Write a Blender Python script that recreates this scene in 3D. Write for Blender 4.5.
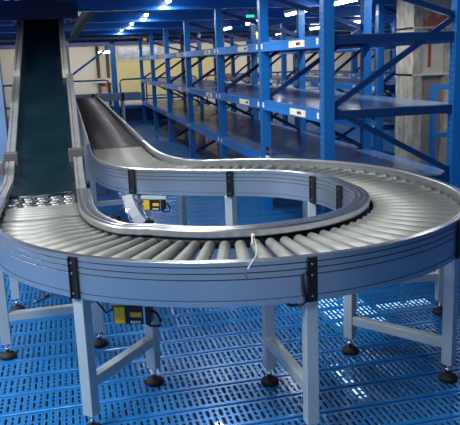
import bpy, bmesh, math, random
from mathutils import Vector, Matrix
random.seed(4)
for o in list(bpy.data.objects): bpy.data.objects.remove(o)
S = bpy.context.scene; COL = S.collection; PI = math.pi

# ------------------------------------------------------------------ camera
yaw, pit, rol, FPX = 0.223796, 0.221146, -0.0385787, 681.2
f = Vector((math.sin(yaw)*math.cos(pit), math.cos(yaw)*math.cos(pit), -math.sin(pit)))
r0 = Vector((math.cos(yaw), -math.sin(yaw), 0)); u0 = r0.cross(f)
r = r0*math.cos(rol)+u0*math.sin(rol); u = -r0*math.sin(rol)+u0*math.cos(rol)
cd = bpy.data.cameras.new('camera'); cam = bpy.data.objects.new('camera', cd); COL.objects.link(cam)
cd.sensor_fit = 'HORIZONTAL'; cd.sensor_width = 36; cd.lens = 36*FPX/460; cd.clip_start = .05; cd.clip_end = 200
M = Matrix((r, u, -f)).transposed().to_4x4(); M.translation = Vector((0, 0, 1.65)); cam.matrix_world = M
S.camera = cam

# ------------------------------------------------------------------ light
w = bpy.data.worlds.new('hall_light'); S.world = w; w.use_nodes = True
bg = w.node_tree.nodes['Background']; bg.inputs[0].default_value = (.76, .86, .95, 1); bg.inputs[1].default_value = .34
def area(name, loc, target, sx, sy, power, col=(1, .97, .92)):
    l = bpy.data.lights.new(name, 'AREA'); l.shape = 'RECTANGLE'; l.size = sx; l.size_y = sy; l.energy = power; l.color = col
    o = bpy.data.objects.new(name, l); COL.objects.link(o); o.location = loc
    o.rotation_euler = (Vector(target)-Vector(loc)).to_track_quat('-Z', 'Y').to_euler(); return o
area('hall_fill_light', (-2.2, 1.2, 4.4), (0.2, 3.6, 0), 2.4, 1.4, 205, (.97, .99, 1))  # unseen fill lights added high on the left and behind the camera
area('hall_fill_light', (-.2, 3.2, 5.0), (.4, 4.4, 0), .35, 2.6, 100, (1, .98, .95))
area('hall_fill_light', (-4.0, 4.8, 3.4), (2.6, 6.2, 1.0), 2.2, 1.4, 260, (.97, .99, 1))
area('far_fill_light', (1.2, 22.7, 2.2), (1.2, 25, .4), 7.0, .3, 80, (1, .97, .92))  # fill lights added behind the last beam to brighten the back wall
area('far_fill_light', (7.5, 22.7, 2.2), (7.5, 25, .4), 5.0, .3, 60, (1, .97, .92))
S.view_settings.view_transform = 'Standard'; S.view_settings.look = 'None'
S.view_settings.gamma = 1; S.view_settings.exposure = 0.0; S.view_settings.use_curve_mapping = False

# ------------------------------------------------------------------ materials
def lin(c): return tuple((x/255/12.92 if x/255 <= .04045 else ((x/255+.055)/1.055)**2.4) for x in c)
def mat(name, rgb, rough=.5, metal=0., noise=0., nscale=8., emit=0., coat=0., stretch=None, bump=0.):
    m = bpy.data.materials.new(name); m.use_nodes = True; nt = m.node_tree; b = nt.nodes['Principled BSDF']
    c = lin(rgb); b.inputs['Base Color'].default_value = (*c, 1); b.inputs['Roughness'].default_value = rough
    b.inputs['Metallic'].default_value = metal; b.inputs['Coat Weight'].default_value = coat
    if emit: b.inputs['Emission Color'].default_value = (*c, 1); b.inputs['Emission Strength'].default_value = emit
    if noise or bump:
        tc = nt.nodes.new('ShaderNodeTexCoord'); mp = nt.nodes.new('ShaderNodeMapping'); n = nt.nodes.new('ShaderNodeTexNoise')
        mp.inputs['Scale'].default_value = stretch or (1, 1, 1); n.inputs['Scale'].default_value = nscale; n.inputs['Detail'].default_value = 4
        nt.links.new(tc.outputs['Object'], mp.inputs[0]); nt.links.new(mp.outputs[0], n.inputs[0])
        if noise:
            rp = nt.nodes.new('ShaderNodeValToRGB'); rp.color_ramp.elements[0].position = .3; rp.color_ramp.elements[1].position = .7
            rp.color_ramp.elements[0].color = (*[max(0, x*(1-noise)) for x in c], 1); rp.color_ramp.elements[1].color = (*[min(1, x*(1+noise)) for x in c], 1)
            nt.links.new(n.outputs[0], rp.inputs[0]); nt.links.new(rp.outputs[0], b.inputs['Base Color'])
            mr = nt.nodes.new('ShaderNodeMapRange'); mr.inputs[3].default_value = max(.03, rough-.08); mr.inputs[4].default_value = min(1, rough+.1)
            nt.links.new(n.outputs[0], mr.inputs[0]); nt.links.new(mr.outputs[0], b.inputs['Roughness'])
        if bump:
            bp = nt.nodes.new('ShaderNodeBump'); bp.inputs['Strength'].default_value = bump; bp.inputs['Distance'].default_value = .01
            nt.links.new(n.outputs[0], bp.inputs['Height']); nt.links.new(bp.outputs[0], b.inputs['Normal'])
    return m
ALU = mat('brushed_aluminium', (210, 214, 216), .3, .95)
ALULEG = mat('satin_aluminium_leg', (186, 200, 206), .45, .3, .04, 5)
GROOVE = mat('dark_groove', (50, 52, 52), .6, .3)
ROLLER = mat('zinc_roller', (150, 152, 148), .5, .3, .05, 9)
ROLLERD = mat('dark_roller', (84, 84, 88), .5, .35, .2, 5)
SLEEVE = mat('steel_sleeve', (118, 122, 126), .38, .7)
SHAFT = mat('black_bearing', (18, 18, 20), .5)
BRIGHT = mat('polished_steel', (215, 215, 210), .2, 1.)
BLACK = mat('black_plastic', (16, 17, 20), .45, 0, .2, 20)
RUBBER = mat('black_rubber', (20, 20, 22), .7)
YELLOW = mat('yellow_sticker', (222, 182, 30), .5)
BELT = mat('teal_belt', (9, 35, 43), .38, 0, .22, 2.2, stretch=(1, 1.2, 1))
GUARD = mat('galvanised_guard', (165, 166, 165), .45, .5, .08, 5)
GUARD2 = mat('pale_guard', (196, 194, 184), .5, .25, .06, 4)
BRKT = mat('grey_bracket', (100, 102, 104), .5, .5)
BLUE = mat('blue_rack_paint', (18, 104, 180), .33, .1, .1, 3, coat=.2)
BLUE2 = mat('blue_beam_paint', (22, 114, 200), .33, .1, .08, 3, coat=.2)
SHELF = mat('blue_shelf_sheet', (98, 124, 165), .22, .35, .10, 1.5)
BRACE = mat('navy_brace', (14, 52, 104), .35, .2, .1, 3)
DECKB = mat('blue_deck_beam', (20, 98, 184), .3, .1, .12, 2, coat=.3)
LABEL = mat('cream_label', (225, 222, 205), .6)
RED = mat('red_plastic', (215, 35, 30), .4)
WHITE = mat('white_sticker', (225, 228, 230), .6)
WALL = mat('cream_wall', (218, 209, 190), .8, 0, .05, .8)
WALLY = mat('yellow_board', (214, 198, 140), .8, 0, .05, 1)
PIPE = mat('dark_pipe', (84, 72, 58), .5, .3, .3, 4)
GREYPIPE = mat('grey_pipe', (120, 135, 148), .35, .5)
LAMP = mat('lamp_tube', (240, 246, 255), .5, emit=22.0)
LAMPLOW = mat('lower_lamp_tube', (170, 215, 255), .5, emit=1.6)
GREENLED = mat('green_indicator', (20, 230, 130), .5, emit=2.5)
STEELPALE = mat('pale_steel_plate', (196, 194, 184), .6, .1, .10, 5)
STEELGREY = mat('grey_steel_web', (138, 138, 136), .5, .4, .18, 3)
RUST = mat('rusty_flange', (166, 160, 146), .7, .1, .42, 11, stretch=(1, 1, .5))
SLATE = mat('slate_painted_post', (104, 132, 168), .45, .2, .08, 3)
DARKBEAM = mat('weathered_grey_strut', (112, 112, 110), .6, .2, .15, 4)
WIRE = mat('white_cable', (190, 196, 202), .5)
ORANGE = mat('orange_lamp', (245, 170, 20), .5, emit=.6)
CONC = mat('lower_floor_paint', (70, 80, 90), .5, 0, .3, 1)
NAVY = mat('navy_panel', (14, 36, 92), .4, .1, .1, 3)

# rusty red primer over pale steel
def primer_mat():
    m = mat('primer_stained_plate', (196, 192, 182), .65, .1); nt = m.node_tree; b = nt.nodes['Principled BSDF']
    tc = nt.nodes.new('ShaderNodeTexCoord'); n = nt.nodes.new('ShaderNodeTexNoise'); n.inputs['Scale'].default_value = 5; n.inputs['Detail'].default_value = 6
    sp = nt.nodes.new('ShaderNodeSeparateXYZ'); nt.links.new(tc.outputs['Object'], sp.inputs[0]); nt.links.new(tc.outputs['Object'], n.inputs[0])
    mr = nt.nodes.new('ShaderNodeMapRange'); mr.inputs[1].default_value = 1.95; mr.inputs[2].default_value = 2.22; mr.inputs[3].default_value = .42; mr.inputs[4].default_value = -.06
    nt.links.new(sp.outputs[2], mr.inputs[0]); a = nt.nodes.new('ShaderNodeMath'); a.operation = 'ADD'
    nt.links.new(n.outputs[0], a.inputs[0]); nt.links.new(mr.outputs[0], a.inputs[1])
    rp = nt.nodes.new('ShaderNodeValToRGB'); rp.color_ramp.elements[0].position = .52; rp.color_ramp.elements[0].color = (*lin((192, 190, 182)), 1)
    rp.color_ramp.elements[1].position = .68; rp.color_ramp.elements[1].color = (*lin((160, 92, 76)), 1)
    nt.links.new(a.outputs[0], rp.inputs[0]); nt.links.new(rp.outputs[0], b.inputs['Base Color']); return m
PRIMER = primer_mat()

def mnode(nt, op, a, b=None, c=None):
    n = nt.nodes.new('ShaderNodeMath'); n.operation = op
    for i, v in enumerate((a, b, c)):
        if v is None: continue
        if isinstance(v, (int, float)): n.inputs[i].default_value = v
        else: nt.links.new(v, n.inputs[i])
    return n.outputs[0]
def floor_mat():        # blue sheet steel planks, punched with alternating columns of long and short slots
    m = bpy.data.materials.new('perforated_blue_plank'); m.use_nodes = True; nt = m.node_tree; b = nt.nodes['Principled BSDF']
    out = nt.nodes['Material Output']
    b.inputs['Base Color'].default_value = (*lin((26, 118, 192)), 1); b.inputs['Roughness'].default_value = .3
    b.inputs['Metallic'].default_value = .25; b.inputs['Coat Weight'].default_value = .25
    tc = nt.nodes.new('ShaderNodeTexCoord'); sp = nt.nodes.new('ShaderNodeSeparateXYZ'); nt.links.new(tc.outputs['Object'], sp.inputs[0])
    x, y = sp.outputs[0], sp.outputs[1]
    P = .0628
    def slots(xoff, ny, hx, fill):
        fx = mnode(nt, 'SUBTRACT', mnode(nt, 'FRACT', mnode(nt, 'DIVIDE', mnode(nt, 'ADD', x, 10+xoff), P)), .5)
        dx = mnode(nt, 'ABSOLUTE', mnode(nt, 'MULTIPLY', fx, P))
        v = mnode(nt, 'FRACT', mnode(nt, 'DIVIDE', mnode(nt, 'SUBTRACT', y, PY0), PD))
        v = mnode(nt, 'DIVIDE', mnode(nt, 'SUBTRACT', v, .115), .77)
        inside = mnode(nt, 'MULTIPLY', mnode(nt, 'GREATER_THAN', v, 0), mnode(nt, 'LESS_THAN', v, 1))
        L = PD*.77/ny
        fy = mnode(nt, 'SUBTRACT', mnode(nt, 'FRACT', mnode(nt, 'MULTIPLY', v, ny)), .5)
        dy = mnode(nt, 'MAXIMUM', mnode(nt, 'SUBTRACT', mnode(nt, 'ABSOLUTE', mnode(nt, 'MULTIPLY', fy, L)), L*fill/2-hx), 0)
        d = mnode(nt, 'SQRT', mnode(nt, 'ADD', mnode(nt, 'MULTIPLY', dx, dx), mnode(nt, 'MULTIPLY', dy, dy)))
        return mnode(nt, 'MULTIPLY', mnode(nt, 'LESS_THAN', d, hx), inside), mnode(nt, 'MULTIPLY', mnode(nt, 'SUBTRACT', 1, mnode(nt, 'MINIMUM', mnode(nt, 'DIVIDE', mnode(nt, 'MAXIMUM', mnode(nt, 'SUBTRACT', d, hx), 0), .005), 1)), inside)
    a, ra = slots(0, 2, .0056, .74); c, rc = slots(P/2, 4, .0053, .64)
    hole = mnode(nt, 'MAXIMUM', a, c); rim = mnode(nt, 'MAXIMUM', ra, rc)
    bump = nt.nodes.new('ShaderNodeBump'); bump.inputs['Strength'].default_value = .6; bump.inputs['Distance'].default_value = .004; bump.invert = True
    nt.links.new(rim, bump.inputs['Height']); nt.links.new(bump.outputs[0], b.inputs['Normal'])
    tr = nt.nodes.new('ShaderNodeBsdfTransparent'); mx = nt.nodes.new('ShaderNodeMixShader')
    nt.links.new(hole, mx.inputs[0]); nt.links.new(b.outputs[0], mx.inputs[1]); nt.links.new(tr.outputs[0], mx.inputs[2]); nt.links.new(mx.outputs[0], out.inputs[0])
    return m
PD, PY0 = .2115, 3.2
FLOOR = floor_mat()
def corr_mat():
    m = mat('corrugated_deck_sheet', (22, 66, 150), .4, .2); nt = m.node_tree; b = nt.nodes['Principled BSDF']
    return m
CORR = corr_mat()

# ------------------------------------------------------------------ mesh helpers
class MB:
    def __init__(s): s.bm = bmesh.new()
    def box(s, x0, x1, y0, y1, z0, z1, mi=0, T=None):
        v = [s.bm.verts.new((x, y, z)) for x in (x0, x1) for y in (y0, y1) for z in (z0, z1)]
        if T: 
            for q in v: q.co = T @ q.co
        for a in ((0, 1, 3, 2), (4, 6, 7, 5), (0, 4, 5, 1), (2, 3, 7, 6), (0, 2, 6, 4), (1, 5, 7, 3)):
            fc = s.bm.faces.new([v[i] for i in a]); fc.material_index = mi
        return s
    def bar(s, a, b, wd, ht, mi=0, up=(0, 0, 1)):     # rectangular bar from a to b
        a, b = Vector(a), Vector(b); d = (b-a); L = d.length; d.normalize(); up = Vector(up)
        if abs(d.dot(up)) > .98: up = Vector((1, 0, 0))
        sx = d.cross(up).normalized(); sz = sx.cross(d)
        T = Matrix((sx, d, sz)).transposed().to_4x4(); T.translation = a
        return s.box(-wd/2, wd/2, 0, L, -ht/2, ht/2, mi, T)
    def cyl(s, a, b, ra, rb=None, n=16, mi=0, cap=True, capmi=None):
        a, b = Vector(a), Vector(b); rb = ra if rb is None else rb; d = (b-a).normalized()
        up = Vector((0, 0, 1)) if abs(d.z) < .95 else Vector((1, 0, 0)); sx = d.cross(up).normalized(); sy = sx.cross(d)
        R = []
        for p, rr in ((a, ra), (b, rb)):
            R.append([s.bm.verts.new(p+(sx*math.cos(2*PI*i/n)+sy*math.sin(2*PI*i/n))*rr) for i in range(n)])
        for i in range(n):
            fc = s.bm.faces.new((R[0][i], R[0][(i+1) % n], R[1][(i+1) % n], R[1][i])); fc.material_index = mi; fc.smooth = True
        if cap:
            for q in R:
                fc = s.bm.faces.new(q); fc.material_index = mi if capmi is None else capmi
        return s
    def lathe(s, c, prof, n=20, mi=0):     # prof (r,z) about z through c
        rings = [[s.bm.verts.new((c[0]+rr*math.cos(2*PI*i/n), c[1]+rr*math.sin(2*PI*i/n), c[2]+z)) for i in range(n)] for rr, z in prof]
        for q0, q1 in zip(rings, rings[1:]):
            for i in range(n):
                fc = s.bm.faces.new((q0[i], q0[(i+1) % n], q1[(i+1) % n], q1[i])); fc.material_index = mi; fc.smooth = True
        for q in (rings[0], rings[-1]): s.bm.faces.new(q).material_index = mi
        return s
    def tube(s, pts, rad, n=8, mi=0):
        pts = [Vector(p) for p in pts]; rings = []
        for i, p in enumerate(pts):
            d = (pts[min(i+1, len(pts)-1)]-pts[max(i-1, 0)]).normalized()
            up = Vector((0, 0, 1)) if abs(d.z) < .9 else Vector((1, 0, 0)); sx = d.cross(up).normalized(); sy = sx.cross(d)
            rings.append([s.bm.verts.new(p+(sx*math.cos(2*PI*k/n)+sy*math.sin(2*PI*k/n))*rad) for k in range(n)])
        for q0, q1 in zip(rings, rings[1:]):
            for k in range(n):
                fc = s.bm.faces.new((q0[k], q0[(k+1) % n], q1[(k+1) % n], q1[k])); fc.smooth = True; fc.material_index = mi
        for q in (rings[0], rings[-1]): s.bm.faces.new(q).material_index = mi
        return s
    def build(s, name, mats, parent=None, bevel=0, loc=None):
        bmesh.ops.recalc_face_normals(s.bm, faces=s.bm.faces); me = bpy.data.meshes.new(name); s.bm.to_mesh(me); s.bm.free()
        for m in (mats if isinstance(mats, (list, tuple)) else [mats]): me.materials.append(m)
        o = bpy.data.objects.new(name, me); COL.objects.link(o)
        if parent: o.parent = parent
        if loc: o.location = loc
        if bevel:
            b = o.modifiers.new('bevel', 'BEVEL'); b.width = bevel; b.segments = 2; b.limit_method = 'ANGLE'
        return o
def thing(name, label, cat, loc=(0, 0, 0), rz=0, group=None):
    o = bpy.data.objects.new(name, None); COL.objects.link(o); o.location = loc; o.rotation_euler = (0, 0, rz); o.empty_display_size = .1
    o['label'] = label; o['category'] = cat
    if group: o['group'] = group
    return o
def tag(o, label, cat, group=None):
    o['label'] = label; o['category'] = cat
    if group: o['group'] = group
    return o
def struct(o): o['kind'] = 'structure'; return o
def dup(o, parent):
    c = o.copy(); COL.objects.link(c); c.parent = parent; return c

# ------------------------------------------------------------------ structure
mb = MB()          # walkway deck of bent sheet planks, each with rounded edges
n0, n1 = -24, 103
prof = []
for k in range(n0, n1):
    y = PY0+k*PD; prof += [(y+.002, -.012), (y+.003, -.003), (y+.008, 0), (y+PD-.012, 0), (y+PD-.006, -.004), (y+PD-.004, -.012)]
for x0, x1 in ((-4, 14),):
    A = [mb.bm.verts.new((x0, y, z)) for y, z in prof]; B = [mb.bm.verts.new((x1, y, z)) for y, z in prof]
    for i in range(len(prof)-1): mb.bm.faces.new((A[i], B[i], B[i+1], A[i+1]))
struct(mb.build('floor', FLOOR))
struct(MB().box(-8, 18, -4, 27, -3.05, -3.0).build('floor_lower', CONC))
for i, x in enumerate((-.9, 1.2, 3.3)):          # joists carrying the deck
    struct(MB().box(x-.05, x+.05, -1.5, 24.9, -.2, -.014).build('trim_%d' % (i+20), NAVY))
struct(MB().box(-6, 15, 25, 25.2, -3, 3.2).build('wall_back', WALL))
struct(MB().box(4.6, 4.7, -6, 5.2, 0, 5.6).build('unseen_wall_right', NAVY))  # dark panel added out of view to darken reflections and floor on the right
struct(MB().box(-6, 18, -6, 25.2, 5.6, 5.7).build('ceiling_upper', NAVY))
# mezzanine deck overhead: corrugated sheet with ribs along the hall
def corrugated(name, x0, x1, y0, y1):
    mb = MB(); p = []; x = x0
    while x < x1: p += [(x, 2.46), (x+.045, 2.46), (x+.06, 2.50), (x+.105, 2.50)]; x += .12
    A = [mb.bm.verts.new((x, y0, z)) for x, z in p]; B = [mb.bm.verts.new((x, y1, z)) for x, z in p]
    for i in range(len(p)-1): mb.bm.faces.new((A[i], B[i], B[i+1], A[i+1]))
    A2 = [mb.bm.verts.new((x, y0, 2.54)) for x, z in p]; B2 = [mb.bm.verts.new((x, y1, 2.54)) for x, z in p]
    for i in range(len(p)-1): mb.bm.faces.new((A2[i], B2[i], B2[i+1], A2[i+1])); mb.bm.faces.new((A[i], A[i+1], A2[i+1], A2[i]))
    return struct(mb.build(name, CORR))
corrugated('ceiling', -6, 14, 6.3, 9.3); corrugated('ceiling', .35, 14, 9.3, 13.5); corrugated('ceiling', -6, -.75, 9.3, 13.5); corrugated('ceiling', -6, 14, 13.5, 25)
UY = (5.22, 7.05, 9.2, 11.7, 14.2, 16.7, 19.25)
for i, y in enumerate((7.05, 9.2, 11.7, 14.2, 16.7, 19.25, 22)):
    segs = [(-6, 14)] if y not in (11.7,) else [(-6, -.75), (.35, 14)]
    mb = MB()
    for a, b in segs: mb.box(a, b, y-.05, y+.05, 2.31, 2.46); mb.box(a, b, y-.055, y-.05, 2.31, 2.325); mb.box(a, b, y-.055, y-.05, 2.445, 2.46)
    struct(mb.build('trim_%d' % (i+1), DECKB))

struct(MB().box(-1.2, .2, 8.55, 8.67, 2.19, 2.36).box(-1.2, .2, 8.52, 8.67, 2.36, 2.38).build('trim_12', NAVY))
struct(MB().box(-6, 14, 24.6, 24.72, 2.26, 2.5).build('trim_13', NAVY))

# ------------------------------------------------------------------ conveyor paths (plan view)
C1 = Vector((.89, 3.901)); C2 = Vector((.89, 4.119)); RO = 1.364; RI = .736
def pol(c, R, d): return Vector((c.x+R*math.cos(math.radians(d)), c.y+R*math.sin(math.radians(d))))
def crom(pts, step=.05):
    P = [Vector(p) for p in pts]; P = [2*P[0]-P[1]]+P+[2*P[-1]-P[-2]]; out = []
    for i in range(1, len(P)-2):
        n = max(1, int((P[i+1]-P[i]).length/step))
        for k in range(n):
            t = k/n; a, b, c, d = P[i-1], P[i], P[i+1], P[i+2]
            out.append(.5*((2*b)+(-a+c)*t+(2*a-5*b+4*c-d)*t*t+(-a+3*b-3*c+d)*t**3))
    out.append(P[-2]); return out
O_key_end = [(1.02, 5.50), (.88, 5.68), (.79, 6.02), (.757, 6.5), (.75, 7.2)]
O_path = crom([(-.474, 4.45), (-.474, 4.15)]+[tuple(pol(C1, RO, a)) for a in range(180, 361, 3)]+[tuple(pol(C2, RO, a)) for a in range(0, 79, 3)]+O_key_end)
I_path = crom([(.086, 4.54), (.087, 4.35), (.091, 4.1), (.105, 3.85), (.155, 3.62), (.25, 3.435)]+[tuple(pol(C1, RI, a)) for a in range(226, 361, 3)]+[tuple(pol(C2, RI, a)) for a in range(0, 67, 3)]
              + [(.98, 4.895), (.72, 5.045), (.45, 5.225), (.265, 5.52), (.17, 5.94), (.142, 6.5), (.14, 7.2)])
ZT = .85
RPROF = [(0, .0), (0, -.018), (.004, -.019), (.004, -.022), (0, -.023), (0, -.045), (.004, -.046), (.004, -.049), (0, -.05), (0, -.072), (.004, -.073), (.004, -.076), (0, -.077),
         (0, -.160), (.004, -.161), (.004, -.165), (0, -.166), (0, -.19), (.03, -.19), (.03, -.03), (.037, -.025), (.038, -.004), (.034, 0.002), (.004, .002)]
GRV = {2, 6, 10, 15}
IPROF = RPROF[:18]+[(.05, -.19), (.05, -.045), (.080, -.042), (.085, -.036), (.085, -.008), (.081, .001), (.060, .002), (.058, -.002), (.055, -.002), (.053, .002), (.028, .003), (.026, -.001), (.023, -.001), (.021, .002), (.004, .001)]
def sweep(mb, path, side, prof=RPROF, zt=ZT, grv=GRV, th=lambda i: 1.0):
    n = len(path); rings = []
    for i in range(n):
        d = (path[min(i+1, n-1)]-path[max(i-1, 0)]).normalized(); nrm = Vector((-d.y, d.x))*side
        rings.append([mb.bm.verts.new((path[i].x+nrm.x*a*th(i), path[i].y+nrm.y*a*th(i), zt+z)) for a, z in prof])
    m = len(prof)
    for q0, q1 in zip(rings, rings[1:]):
        for k in range(m):
            fc = mb.bm.faces.new((q0[k], q0[(k+1) % m], q1[(k+1) % m], q1[k]))
            fc.material_index = 1 if k in grv else 0; fc.smooth = True
    for q in (rings[0], rings[-1]): mb.bm.faces.new(q)
    return mb

# roller meshes, unit length along +x, top tangent at z = 0
def roller_mesh(name, ra, rb, L):
    mb = MB(); mb.cyl((.022, 0, -ra), (L-.012, 0, -rb), ra, rb, 18, 0, True, 1)
    mb.cyl((0, 0, -ra), (.022, 0, -ra), ra*.42, None, 10, 1); mb.cyl((L-.012, 0, -rb), (L+.004, 0, -rb), ra*.36, None, 10, 1)
    bmesh.ops.recalc_face_normals(mb.bm, faces=mb.bm.faces); me = bpy.data.meshes.new(name); mb.bm.to_mesh(me); mb.bm.free()
    me.materials.append(ROLLER); me.materials.append(SHAFT); return me
RM_CONE = roller_mesh('roller', .027, .036, .545)
RM_STR = roller_mesh('roller', .024, .024, .55)
ZR = .803
def put_roller(me, a, b, parent, L, z=ZR):
    o = bpy.data.objects.new('roller', me); COL.objects.link(o); o.parent = parent
    d = Vector(b)-Vector(a); o.location = (a[0], a[1], z); o.rotation_euler = (0, 0, math.atan2(d.y, d.x)); o.scale = (d.length/L, 1, 1); return o

PLATE = None
def plates(parent, p, ang, wd=.042):         # black joint plate on a rail's outer face, ang = outward normal
    T = Matrix.Translation((p[0], p[1], 0)) @ Matrix.Rotation(math.radians(ang), 4, 'Z')
    mb = MB(); mb.box(.0005, .009, -wd/2, wd/2, ZT-.192, ZT-.002, 0, T); mb.box(.002, .014, -wd/2, -wd/2+.006, ZT-.192, ZT-.004, 0, T)
    o = mb.build('joint_plate', BLACK, parent)
    for z in (-.028, -.075, -.166):
        b = MB(); b.cyl(T @ Vector((.009, -.004, ZT+z)), T @ Vector((.013, -.004, ZT+z)), .005, None, 10)
        b.build('bolt', BRIGHT, o)
    return o
def foot(parent, x, y):
    mb = MB(); mb.lathe((x, y, 0), [(.047, 0), (.047, .016), (.040, .026), (.020, .034), (.014, .038)], 20, 0)
    o = mb.build('foot', RUBBER, parent)
    MB().cyl((x, y, .034), (x, y, .10), .0075, None, 10).cyl((x, y, .05), (x, y, .062), .014, None, 6).build('foot_bolt', BRIGHT, o)
    return o
def frame(parent, a, b, zc=.245, s=.055, ztop=ZT-.19):       # two legs, a crossbar between, adjustable feet
    a, b = Vector(a), Vector(b); d = (b-a).normalized(); ang = math.atan2(d.y, d.x)
    fr = bpy.data.objects.new('support_frame', None); COL.objects.link(fr); fr.parent = parent
    for p in (a, b):
        T = Matrix.Translation((p.x, p.y, 0)) @ Matrix.Rotation(ang, 4, 'Z')
        MB().box(-s/2, s/2, -s/2, s/2, .09, ztop, 0, T).build('leg', ALULEG, fr, .003)
        foot(fr, p.x, p.y)
    MB().bar((a.x+d.x*s/2, a.y+d.y*s/2, zc), (b.x-d.x*s/2, b.y-d.y*s/2, zc), s*.85, s*.9).build('crossbar', ALULEG, fr, .003)
    MB().bar((a.x+d.x*s/2, a.y+d.y*s/2, ztop-.03), (b.x-d.x*s/2, b.y-d.y*s/2, ztop-.03), s*.7, s*.7).build('top_crossbar', ALULEG, fr, .003)
    return fr

# ------------------------------------------------------------------ the curved roller conveyor
cv = thing('roller_conveyor', 'silver curved roller conveyor looping round in a hairpin in the foreground', 'conveyor', (0, 0, 0))
for o in (sweep(MB(), O_path, 1).build('outer_rail', [ALU, GROOVE], cv), sweep(MB(), I_path, -1, IPROF, th=lambda i: 1-.55*max(0, min(1, (I_path[i].y-5.1)/.9)) if I_path[i].y > 5 else 1).build('inner_rail', [ALU, GROOVE], cv)):
    es = o.modifiers.new('edge_split', 'EDGE_SPLIT'); es.split_angle = math.radians(22)
sweep(MB(), I_path[:-12], -1, [(.052, -.048), (.066, -.048), (.066, -.10), (.052, -.10)], grv=()).build('dark_gap_strip', SHAFT, cv)  # black strip put in for the dark gap between rail and roller ends
for y in (4.175, 4.10, 4.025):
    put_roller(RM_STR, (.055, y), (-.435, y+.01), cv, .55)
N = 36
for k in range(N+1):
    a = 180+180*k/N; wv = max(0, min(1, (228-a)/48)); ri = .822+.02*wv
    put_roller(RM_CONE, pol(C1, ri, a), pol(C1, 1.326, a), cv, .545)
for dy in (.075, .15):
    put_roller(RM_CONE, (C1.x+.822, C1.y+dy), (C1.x+1.326, C1.y+dy), cv, .545)
for k in range(0, 13):
    put_roller(RM_CONE, pol(C2, .822, k*5), pol(C2, 1.326, k*5), cv, .545)
prs = [((1.28, 4.85), (1.53, 5.28)), ((.99, 4.935), (1.25, 5.42)), ((.74, 5.08), (1.03, 5.455)), ((.485, 5.255), (.86, 5.64)), ((.305, 5.54), (.76, 5.99)), ((.21, 5.95), (.72, 6.3)), ((.182, 6.5), (.712, 6.62)), ((.18, 7.14), (.712, 7.14))]
for i in range(len(prs)-1):
    (a0, b0), (a1, b1) = prs[i], prs[i+1]; a0, b0, a1, b1 = map(Vector, (a0, b0, a1, b1))
    n = max(2, round(((a1+b1)/2-(a0+b0)/2).length/.078))
    for k in range(1 if i == 0 else 0, n):
        t = k/n; put_roller(RM_STR, a0.lerp(a1, t), b0.lerp(b1, t), cv, .55)
# joint plates
for a in (227, 271, 311.2): plates(cv, pol(C1, RO, a), a)
plates(cv, pol(C1, RO, 353), 353); plates(cv, (-.474, 4.2), 180)
for p, n in (((.425, 5.238), 232), ((1.105, 4.823), 253), ((1.583, 4.358), 199), ((1.62, 3.965), 185)): plates(cv, p, n, .05)
plates(cv, pol(C1, RI, 200), 20)
# frames
frame(cv, pol(C1, RO-.03, 227), (.316, 3.325)); frame(cv, pol(C1, RO-.03, 271), (.893, 3.142)); frame(cv, pol(C1, RO-.03, 311.6), (1.435, 3.368), .2)
frame(cv, (2.217, 3.743), (1.65, 3.83), .25); frame(cv, (-.47, 3.912), (.06, 3.923), .25); frame(cv, (1.80, 5.12), (1.585, 4.36+.03), .25)
frame(cv, (1.10, 4.86), (1.26, 5.38), .25); frame(cv, (.455, 5.27), (.86, 5.62), .25); frame(cv, (.17, 7.0), (.72, 7.0), .25)

# ------------------------------------------------------------------ straight roller conveyor running away
RM_DARK = RM_STR.copy(); RM_DARK.materials[0] = ROLLERD
st = thing('roller_conveyor', 'long straight roller conveyor running away towards the back wall beside the teal incline', 'conveyor', (0, 0, 0))
sweep(MB(), [Vector((.14, 7.22)), Vector((.14, 12)), Vector((.14, 18.6))], -1).build('side_rail', [GUARD, GROOVE], st)
sweep(MB(), [Vector((.75, 7.22)), Vector((.75, 12)), Vector((.75, 18.2)), Vector((.78, 18.45)), Vector((.9, 18.6))], 1).build('side_rail', [GUARD, GROOVE], st)
for k in range(98):
    y = 7.25+k*.1155; put_roller(RM_DARK, (.18, y), (.712, y), st, .55)
for y in (9.5, 12, 14.5, 17): frame(st, (.17, y), (.72, y), .25)
cr = thing('roller_conveyor', 'distant cross conveyor with slate grey side panels in front of the back wall', 'conveyor', (0, 0, 0))
SL = mat('slate_side_panel', (120, 145, 178), .4, .2)
for x0, x1 in ((-.05, .62), (.68, 1.40), (1.46, 1.93)):
    MB().box(x0, x1, 18.70, 18.74, .68, .87).build('side_panel', SL, cr)
MB().box(-.05, 1.93, 19.28, 19.32, .68, .87).build('side_panel', SL, cr)
for x in (.65, 1.43): MB().box(x-.04, x+.04, 18.69, 18.745, .67, .88).build('joint_plate', BLACK, cr)
for k in range(17): put_roller(RM_STR, (.0+k*.11, 18.75), (.0+k*.11, 19.27), cr, .55, .85)
for x in (.3, 1.44): frame(cr, (x, 18.72), (x, 19.3), .25, .05, .68)

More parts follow.
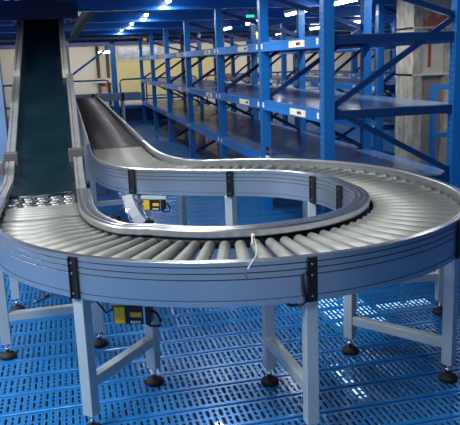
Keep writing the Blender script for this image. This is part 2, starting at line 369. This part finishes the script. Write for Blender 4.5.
# ------------------------------------------------------------------ teal belt incline
bc = thing('belt_conveyor', 'steep dark teal belt conveyor climbing up to the deck at the left', 'conveyor', (0, 0, 0))
def incline_z(y): return ZR+max(0, y-5.15)*.368
ys = [4.70, 4.9, 5.1, 5.25, 5.5, 7, 9, 11, 13.2]
mb = MB(); rows = []
for y in ys:
    z = incline_z(y)+.012; rows.append([mb.bm.verts.new((x, y, zz)) for x, zz in ((-.44, z), (.0, z), (.0, z-.05), (-.44, z-.05))])
for a, b in zip(rows, rows[1:]):
    for k in range(4): mb.bm.faces.new((a[k], a[(k+1) % 4], b[(k+1) % 4], b[k]))
for q in (rows[0], rows[-1]): mb.bm.faces.new(q)
mb.build('belt', BELT, bc)
MB().cyl((-.44, 4.70, ZR-.018), (0, 4.70, ZR-.018), .029, None, 18).build('belt_nose', BELT, bc)
def guard(x0, x1, ya, yb, zt0, zb0, m, name):
    mb = MB(); n = 12; rows = []
    for i in range(n+1):
        y = ya+(yb-ya)*i/n; z = incline_z(y); xm = (x0+x1)/2; e = .004
        pr = [(x0, z+zt0), (x0+.018, z+zt0), (x0+.020, z+zt0-.008), (x0+.028, z+zt0-.008), (x0+.030, z+zt0), (x1, z+zt0), (x1, z-zb0), (x0, z-zb0)]
        rows.append([mb.bm.verts.new((x, y, zz)) for x, zz in pr])
    for a, b in zip(rows, rows[1:]):
        for k in range(8): mb.bm.faces.new((a[k], a[(k+1) % 8], b[(k+1) % 8], b[k]))
    for q in (rows[0], rows[-1]): mb.bm.faces.new(q)
    return mb.build(name, m, bc)
guard(0.0, .065, 4.56, 7.1, .05, .15, GUARD, 'side_guard'); guard(-.505, -.44, 4.46, 7.1, .05, .15, GUARD, 'side_guard')
guard(-.035, .025, 7.1, 13.2, .10, .15, GUARD2, 'side_guard'); guard(-.50, -.44, 7.1, 13.2, .10, .15, GUARD2, 'side_guard')
for x0, x1 in ((-.035, .08), (-.52, -.415)):
    MB().box(x0, x1, 5.42, 5.50, incline_z(5.5)-.02, incline_z(5.5)+.085, 0).build('joint_bracket', BRKT, bc, .006)
MB().box(-.555, -.507, 5.2, 5.32, .84, .98).build('end_box', GREYPIPE, bc, .005)
MB().box(-.54, -.525, 5.19, 5.2, .90, .935).build('red_button', RED, bc)
for k, y in enumerate((4.63, 4.55, 4.47, 4.39)):
    mb = MB(); mb.cyl((-.435, y, ZR-.022), (.0, y, ZR-.022), .007, None, 8, 1); off = .010 if k % 2 else -.004
    for j in range(5): mb.cyl((-.425+j*.086+off, y, ZR-.022), (-.425+j*.086+off+.070, y, ZR-.022), .021, None, 14, 0, True, 1)
    mb.build('exit_roller', [SLEEVE, SHAFT], bc)
MB().box(-.44, 0, 4.33, 4.68, ZR-.10, ZR-.09).build('transfer_pan', SHAFT, bc)
for y in (4.31, 4.25): put_roller(RM_STR, (.02, y), (-.44, y), bc, .55)
for y, s in ((4.72, 1), (6.6, 1), (8.6, 1)):
    frame(bc, (-.47, y), (.03, y), .25, .055, incline_z(y)-.14)

# things hung on or lying by the conveyor
def drive_card(x, y, z, rz, label):
    t = thing('drive_controller', label, 'motor controller', (x, y, z), math.radians(rz), 'drive controllers under the rollers')
    MB().box(-.085, .085, -.03, .03, -.045, .04).build('case', BLACK, t, .004)
    MB().box(-.078, -.030, -.033, -.0302, -.04, .034).build('yellow_panel', YELLOW, t)
    MB().box(-.005, .045, -.033, -.0302, -.010, .012).build('yellow_label', YELLOW, t)
    mb = MB()
    for k in range(4): mb.box(-.005+k*.012, .003+k*.012, -.034, -.030, -.038, -.028)
    mb.build('terminal', WHITE, t)
    MB().box(.055, .062, -.034, .03, -.04, .045).build('end_bracket', BRIGHT, t)
    MB().box(-.10, .10, -.02, .02, .04, .062).build('mounting_rail', ALULEG, t)
    MB().tube([(.085, 0, .01), (.11, -.01, .0), (.13, -.02, -.03), (.12, -.02, -.055), (.08, -.01, -.06), (.05, 0, -.045)], .006).build('cable', BLACK, t)
    MB().tube([(-.085, 0, .02), (-.12, -.01, .0), (-.15, 0, .03), (-.17, 0, .06)], .005).build('cable', BLACK, t)
    return t
drive_card(.20, 2.90, .565, -20, 'black drive controller with yellow labels under the front outer rail')
drive_card(.575, 5.13, .588, -25, 'black drive controller with yellow labels under the inner rail at the back of the loop')
mb = MB(); P = [(.375, 5.22, .655), (.38, 5.215, .62), (.40, 5.20, .56), (.435, 5.19, .49), (.47, 5.19, .43)]
for i in range(4):
    a, b = Vector(P[i]), Vector(P[i+1]); mb.bar(a, b, .075, .006, 0, (0, 1, 0))
tag(mb.build('strap', WHITE), 'wide white strap dangling under the back rail next to a yellow labelled controller', 'strap')
tag(MB().tube([(.787, 2.97, .83), (.755, 2.82, .845), (.72, 2.68, .86), (.685, 2.57, .864), (.668, 2.545, .86), (.645, 2.54, .83), (.63, 2.545, .80), (.645, 2.545, .78)], .0028).build('cable_tie', WIRE), 'thin white wire hanging over the front outer rail', 'wire')
t = thing('photo_sensor', 'small sensor with a red eye between the front rollers', 'sensor', (.79, 3.0, .80))
MB().box(-.007, .007, -.010, .010, 0, .045).build('sensor_body', WHITE, t, .002); MB().box(-.004, .004, -.012, -.010, .008, .035).build('lens', RED, t)
t = thing('photo_sensor', 'small black sensor with a red cap standing on the far outer rail', 'sensor', (1.545, 5.325, .852))
MB().box(-.012, .012, -.01, .01, 0, .02).build('sensor_base', WHITE, t); MB().box(-.011, .011, -.011, .011, .02, .095).build('sensor_body', BLACK, t, .003); MB().box(-.009, .009, -.014, -.011, .04, .06).build('red_cap', RED, t)
tag(MB().cyl((-.36, 4.83, .009), (-.262, 4.955, .009), .008).build('metal_rod', BRIGHT), 'short loose grey rod lying on the blue floor', 'rod')
MBc = MB().tube([(.892, 2.527, .79), (.874, 2.525, .77), (.876, 2.522, .71), (.885, 2.525, .665), (.865, 2.54, .645), (.83, 2.56, .64), (.80, 2.60, .655)], .007)
MBc.build('cable', BLACK, cv)

# ------------------------------------------------------------------ storage racks
def slotted():
    m = mat('slotted_upright_paint', (18, 102, 176), .33, .1, coat=.2); nt = m.node_tree; b = nt.nodes['Principled BSDF']
    tc = nt.nodes.new('ShaderNodeTexCoord'); sp = nt.nodes.new('ShaderNodeSeparateXYZ'); nt.links.new(tc.outputs['Object'], sp.inputs[0])
    fz = mnode(nt, 'ABSOLUTE', mnode(nt, 'SUBTRACT', mnode(nt, 'FRACT', mnode(nt, 'DIVIDE', sp.outputs[2], .05)), .5))
    dy = mnode(nt, 'ABSOLUTE', mnode(nt, 'SUBTRACT', mnode(nt, 'ABSOLUTE', sp.outputs[1]), .022))
    h = mnode(nt, 'MULTIPLY', mnode(nt, 'LESS_THAN', fz, .22), mnode(nt, 'LESS_THAN', dy, .006))
    mx = nt.nodes.new('ShaderNodeMix'); mx.data_type = 'RGBA'; nt.links.new(h, mx.inputs[0]); mx.inputs[6].default_value = (*lin((18, 102, 176)), 1); mx.inputs[7].default_value = (*lin((6, 24, 70)), 1)
    nt.links.new(mx.outputs[2], b.inputs['Base Color']); return m
SLOT = slotted()
UM = {}
def upright(parent, x, y, h, side):
    k = (h, side)
    if k not in UM:
        mb = MB(); s = .045
        mb.box(-s, s, -s, s, 0, h); mb.box(-s*.35, s*.35, -s-.001, -s+.002, 0, h, 1)
        mb.box(-.06, .06, -.06, .06, 0, .006)
        UM[k] = mb.build('upright', [SLOT, BLUE], parent); UM[k].location = (x, y, 0); return UM[k]
    c = UM[k].copy(); COL.objects.link(c); c.parent = parent; c.location = (x, y, 0); return c
def rack(label, x0, x1, ys, levels, h=2.31, group=None, labels=True):
    t = thing('storage_rack', label, 'rack', (0, 0, 0), 0, group)
    for y in ys:
        upright(t, x0+.045, y+.045, h, 0); upright(t, x1-.045, y+.045, h, 0)
        yc = y+.045; zig = [(.06, 0), (.62, 1), (1.22, 0), (1.92, 1), (2.27, 0)]
        for (za, sa), (zb, sb) in zip(zig, zig[1:]):
            xa = (x0+.09 if sa == 0 else x1-.09); xb = (x0+.09 if sb == 0 else x1-.09)
            MB().bar((xa, yc, za+.02), (xb, yc, zb), .03, .045).build('diagonal_brace', BRACE, t)
        for z in levels: MB().bar((x0+.09, yc, z+.01), (x1-.09, yc, z+.01), .04, .07).build('end_beam', BRACE, t)
    for bi, (ya, yb) in enumerate(zip(ys, ys[1:])):
        for z in levels:
            for xx, front in ((x0+.005, 1), (x1-.055, 0)):
                mb = MB(); mb.box(xx, xx+.05, ya+.09, yb, z-.045, z+.045)
                if front: mb.box(xx-.004, xx, ya+.09, yb, z+.02, z+.045); mb.box(xx-.004, xx, ya+.09, yb, z-.045, z-.02)
                b = mb.build('beam', BLUE2, t)
                if front:
                    if labels and z > .9:
                        ym = ya+.45+(.1 if bi % 2 else 0)
                        p = MB().box(xx-.012, xx-.004, ym, ym+.42, z-.03, z+.028).build('price_rail', LABEL, b)
                    for yy in (ya+.12, yb-.07): MB().box(xx-.008, xx-.004, yy, yy+.045, z-.02, z+.03).build('sticker', WHITE, b)
            MB().box(x0+.055, x1-.055, ya+.05, yb+.04, z+.03, z+.05).build('shelf', SHELF, t)
    if labels:
        for ya, yb in zip(ys, ys[1:]):
            for z in levels[1:]:
                MB().box(x0-.009, x0-.0072, ya+.60, ya+.66, z-.012, z+.012).build('label_print', BLACK, t); MB().box(x0-.009, x0-.0072, ya+.55, ya+.60, z-.014, z+.014).build('label_print', RED, t)
    return t
rack('near blue storage rack row with three shelf levels directly behind the roller loop', 2.0, 3.25, UY, (.56, 1.16, 1.76))
rack('blue storage rack row farther right, beyond the rusty steel column', 4.25, 5.35, (9.0, 11.2, 13.4, 15.6, 17.8, 20), (.6, 1.16, 1.76))
rack('farthest right blue storage rack row behind the steel column', 6.7, 7.8, (9.0, 11.2, 13.4, 15.6, 17.8, 20), (.6, 1.16, 1.76))
g = thing('safety_barrier', 'small blue tubular safety barrier to the right of the steel column', 'barrier', (3.98, 7.0, 0))
for x in (0, .30): MB().box(x-.025, x+.025, -.025, .025, 0, 1.28).build('post', BLUE, g)
for z in (.34, .72, 1.255): MB().box(.025, .275, -.02, .02, z-.025, z+.025).build('rung', BLUE, g)

# ------------------------------------------------------------------ steel building column
c = thing('steel_column', 'grey steel building column with rusty flange and red primer stains', 'column', (4.36, 8.2, 0))
MB().box(0, .13, 0, .48, 0, 2.46).build('flange', RUST, c); MB().box(.46, .52, 0, .48, 0, 2.46).build('flange', RUST, c)
MB().box(.13, .46, .10, .14, 0, 1.95).build('web', STEELGREY, c)
for z in (1.36, 1.95): MB().box(.0, .52, -.012, .48, z-.012, z+.012).build('stiffener_plate', STEELPALE, c)
MB().box(.131, .459, -.006, .10, 1.963, 2.46).build('cover_plate', PRIMER, c)
MB().box(.13, .46, .06, .10, 1.372, 1.938).build('splice_plate', STEELPALE, c)
MB().box(  .24, .28, .05, .06, 1.45, 1.938).build('red_strip', mat('red_primer', (158, 66, 44), .7, 0, .15, 6), c)
MB().box(-.06, .58, -.06, .54, 0, .02).build('base_plate', STEELGREY, c)

# ------------------------------------------------------------------ lamps under the deck
def batten(x, y, z, L, label, grp=0, rows='ceiling lamps under the deck', power=16):
    t = thing('batten_lamp', label, 'lamp', (x, y, z), 0, rows)
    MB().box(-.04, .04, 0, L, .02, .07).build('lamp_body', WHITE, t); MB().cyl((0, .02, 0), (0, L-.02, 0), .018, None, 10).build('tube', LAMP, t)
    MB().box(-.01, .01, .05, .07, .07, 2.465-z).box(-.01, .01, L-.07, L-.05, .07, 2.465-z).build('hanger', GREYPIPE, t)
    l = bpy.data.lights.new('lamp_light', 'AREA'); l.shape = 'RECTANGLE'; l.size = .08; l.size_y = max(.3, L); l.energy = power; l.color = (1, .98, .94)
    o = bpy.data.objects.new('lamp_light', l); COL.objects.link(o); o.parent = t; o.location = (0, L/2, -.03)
    return t
for i, y in enumerate((6.05, 8.25, 10.75, 13.2, 15.7, 18.2)):  # small lamps added in place of reflected glints on the deck beams
    batten(1.34, y+.55, 2.39, .24, 'small added lamp standing in for a beam glint left of the near rack, %s along the row' % ('first', 'second', 'third', 'fourth', 'fifth', 'sixth')[i], 0)
for i, y in enumerate((8.0, 9.7, 12.2, 14.6)):
    batten(3.5, y, 2.30, 1.1, 'white batten lamp right behind the near rack, %s along the row' % ('first', 'second', 'third', 'fourth')[i], 0)
batten(3.75, 5.9, 2.40, 1.2, 'added out-of-view batten lamp lighting the rusty steel column', 0, power=30)  # added above the view to brighten the column front
for i, y in enumerate((9.9, 12.2, 14.5, 17.2)):
    batten(5.6, y, 2.26, 1.0, 'white batten lamp above the aisle right of the steel column, %s along the row' % ('first', 'second', 'third', 'fourth')[i], 0)
for i, y in enumerate((12.9, 15.2)):
    batten(8.0, y, 2.3, 1.0, 'white batten lamp at the far right, %s one' % ('nearer', 'farther')[i], 0)

# lamps of the storey below, seen through the slots
for i, (x, y, L, W) in enumerate(((2.12, 4.7, 1.0, .42), (2.62, 4.95, .12, .5), (1.62, 3.6, .5, .10))):
    t = thing('batten_lamp', ('bright lamp of the storey below showing through the floor slots right of the middle legs', 'lamp of the storey below showing through the slots near the right legs', 'narrow lamp of the storey below showing through the slots between the middle legs')[i], 'lamp', (x, y, -.5), 0, 'lamps below the deck')
    MB().box(-W/2, W/2, 0, L, .02, .06).build('lamp_body', WHITE, t); MB().box(-W/2+.02, W/2-.02, .02, L-.02, .06, .075).build('diffuser', LAMPLOW, t)
    MB().box(-.02, .02, L/2-.02, L/2+.02, .075, .49).build('hanger', GREYPIPE, t)

# ------------------------------------------------------------------ far end of the hall
tag(MB().cyl((-6, 17, 2.27), (14, 17, 2.27), .05, None, 14).build('pipe', GREYPIPE), 'long grey pipe under the deck crossing the hall in front of the back wall', 'pipe')
t = thing('braced_post', 'tall blue post with diagonal brace near the back wall', 'post', (1.33, 20, 0))
MB().box(-.075, .075, -.075, .075, 0, 2.31).build('post', BLUE, t); MB().bar((-.07, 0, 2.12), (-1.25, 0, 1.33), .05, .06).build('diagonal_brace', BLUE, t)
def railing(x0, x1, y, label, z=1.18):
    t = thing('guard_rail', label, 'railing', (x0, y, 0)); L = x1-x0
    MB().tube([(0, 0, 0), (0, 0, z-.1), (.03, 0, z-.03), (.1, 0, z), (L-.1, 0, z), (L-.03, 0, z-.03), (L, 0, z-.1), (L, 0, 0)], .025).build('top_rail', BLUE, t)
    n = max(1, round(L/.8))
    for k in range(1, n): MB().cyl((L*k/n, 0, 0), (L*k/n, 0, z), .025).build('rail_post', BLUE, t)
    MB().box(.03, L-.03, -.015, .015, .55, .60).build('mid_rail', BLUE, t)
railing(.05, 1.22, 21, 'blue guard rail left of the braced post, in front of the back wall')
railing(1.55, 3.9, 21, 'blue guard rail right of the braced post, in front of the back wall')
railing(4.3, 8.2, 21.5, 'blue guard rail seen far behind the racks')
railing(-2.6, -.75, 19.5, 'blue guard rail left of the teal incline')
t = thing('platform', 'low dark blue platform in front of the railings at the far end', 'platform', (1.5, 20.14, 0))
MB().box(-.5, 2.6, 0, .75, 0, .36).build('base', NAVY, t); MB().box(-.52, 2.62, -.03, .78, .36, .45).build('edge_beam', DECKB, t)
for i, x in enumerate((1.12, 1.46)):
    tag(MB().cyl((x, 24.9, -3), (x, 24.9, 2.45), .055).build('wall_pipe', PIPE), 'dark brown pipe up the back wall, the %s of two' % ('left', 'right')[i], 'pipe')
t = thing('wall_lamp', 'bright bulkhead lamp at the top of the dark wall pipes', 'lamp', (1.15, 24.75, 2.0))
MB().box(0, .42, 0, .1, 0, .1).build('lamp_body', WHITE, t); MB().box(.02, .40, -.01, 0, .02, .08).build('lens', LAMP, t)
t = thing('valve_box', 'pale junction box on the dark wall pipes with a red handle', 'box', (1.0, 24.78, 1.0))
MB().box(0, .62, 0, .1, 0, .16).build('box_body', STEELPALE, t); MB().box(.30, .40, -.05, 0, -.14, -.02).build('red_handle', RED, t)
MB().box(1.5, 6, 24.93, 24.99, .5, 1.72).build('wall_board', WALLY)
tag(bpy.data.objects['wall_board'], 'pale yellow board along the back wall right of the brown pipes', 'wall panel')
wn = struct(bpy.data.objects.new('window_1', None)); COL.objects.link(wn); wn.location = (1.85, 24.95, 1.78)
MB().box(0, 1.4, -.03, 0, 0, .42).build('window_pane', mat('dusty_window', (150, 158, 165), .2, .1, .4, 5), wn); MB().box(-.04, 1.44, -.05, -.03, -.05, 0).box(.68, .72, -.05, -.03, 0, .42).build('window_frame', STEELPALE, wn)
# left edge post and overhead strut
tag(MB().box(-.95, -.565, 6.45, 6.6, 0, 2.45).build('post', SLATE), 'slate blue steel post at the left edge of the picture', 'post')
tag(MB().bar((.42, 9.16, 2.40), (.19, 13.2, 2.20), .10, .12).build('strut', DARKBEAM), 'weathered grey strut slanting under the deck right of the incline', 'beam')
for p, l in (((1.98, 17.5, 2.18), 'small orange beacon under the deck at the far end of the near rack'), ((3.6, 12.9, 2.0), 'small orange beacon seen between the right racks')):
    t = thing('beacon_lamp', l, 'lamp', p); MB().lathe((0, 0, 0), [(.03, 0), (.045, .02), (.045, .1), (.02, .13)], 14).build('lens', ORANGE, t); MB().cyl((0, 0, .12), (0, 0, 2.47-p[2]), .012).build('stem', BLACK, t)
t = thing('exit_indicator', 'small green indicator light hanging under the deck behind the near rack', 'lamp', (2.9, 11.0, 2.3)); MB().box(0, .12, -.02, .02, 0, .03).build('lens', GREENLED, t); MB().box(.05, .07, -.01, .01, .05, .16).build('stem', BLACK, t)
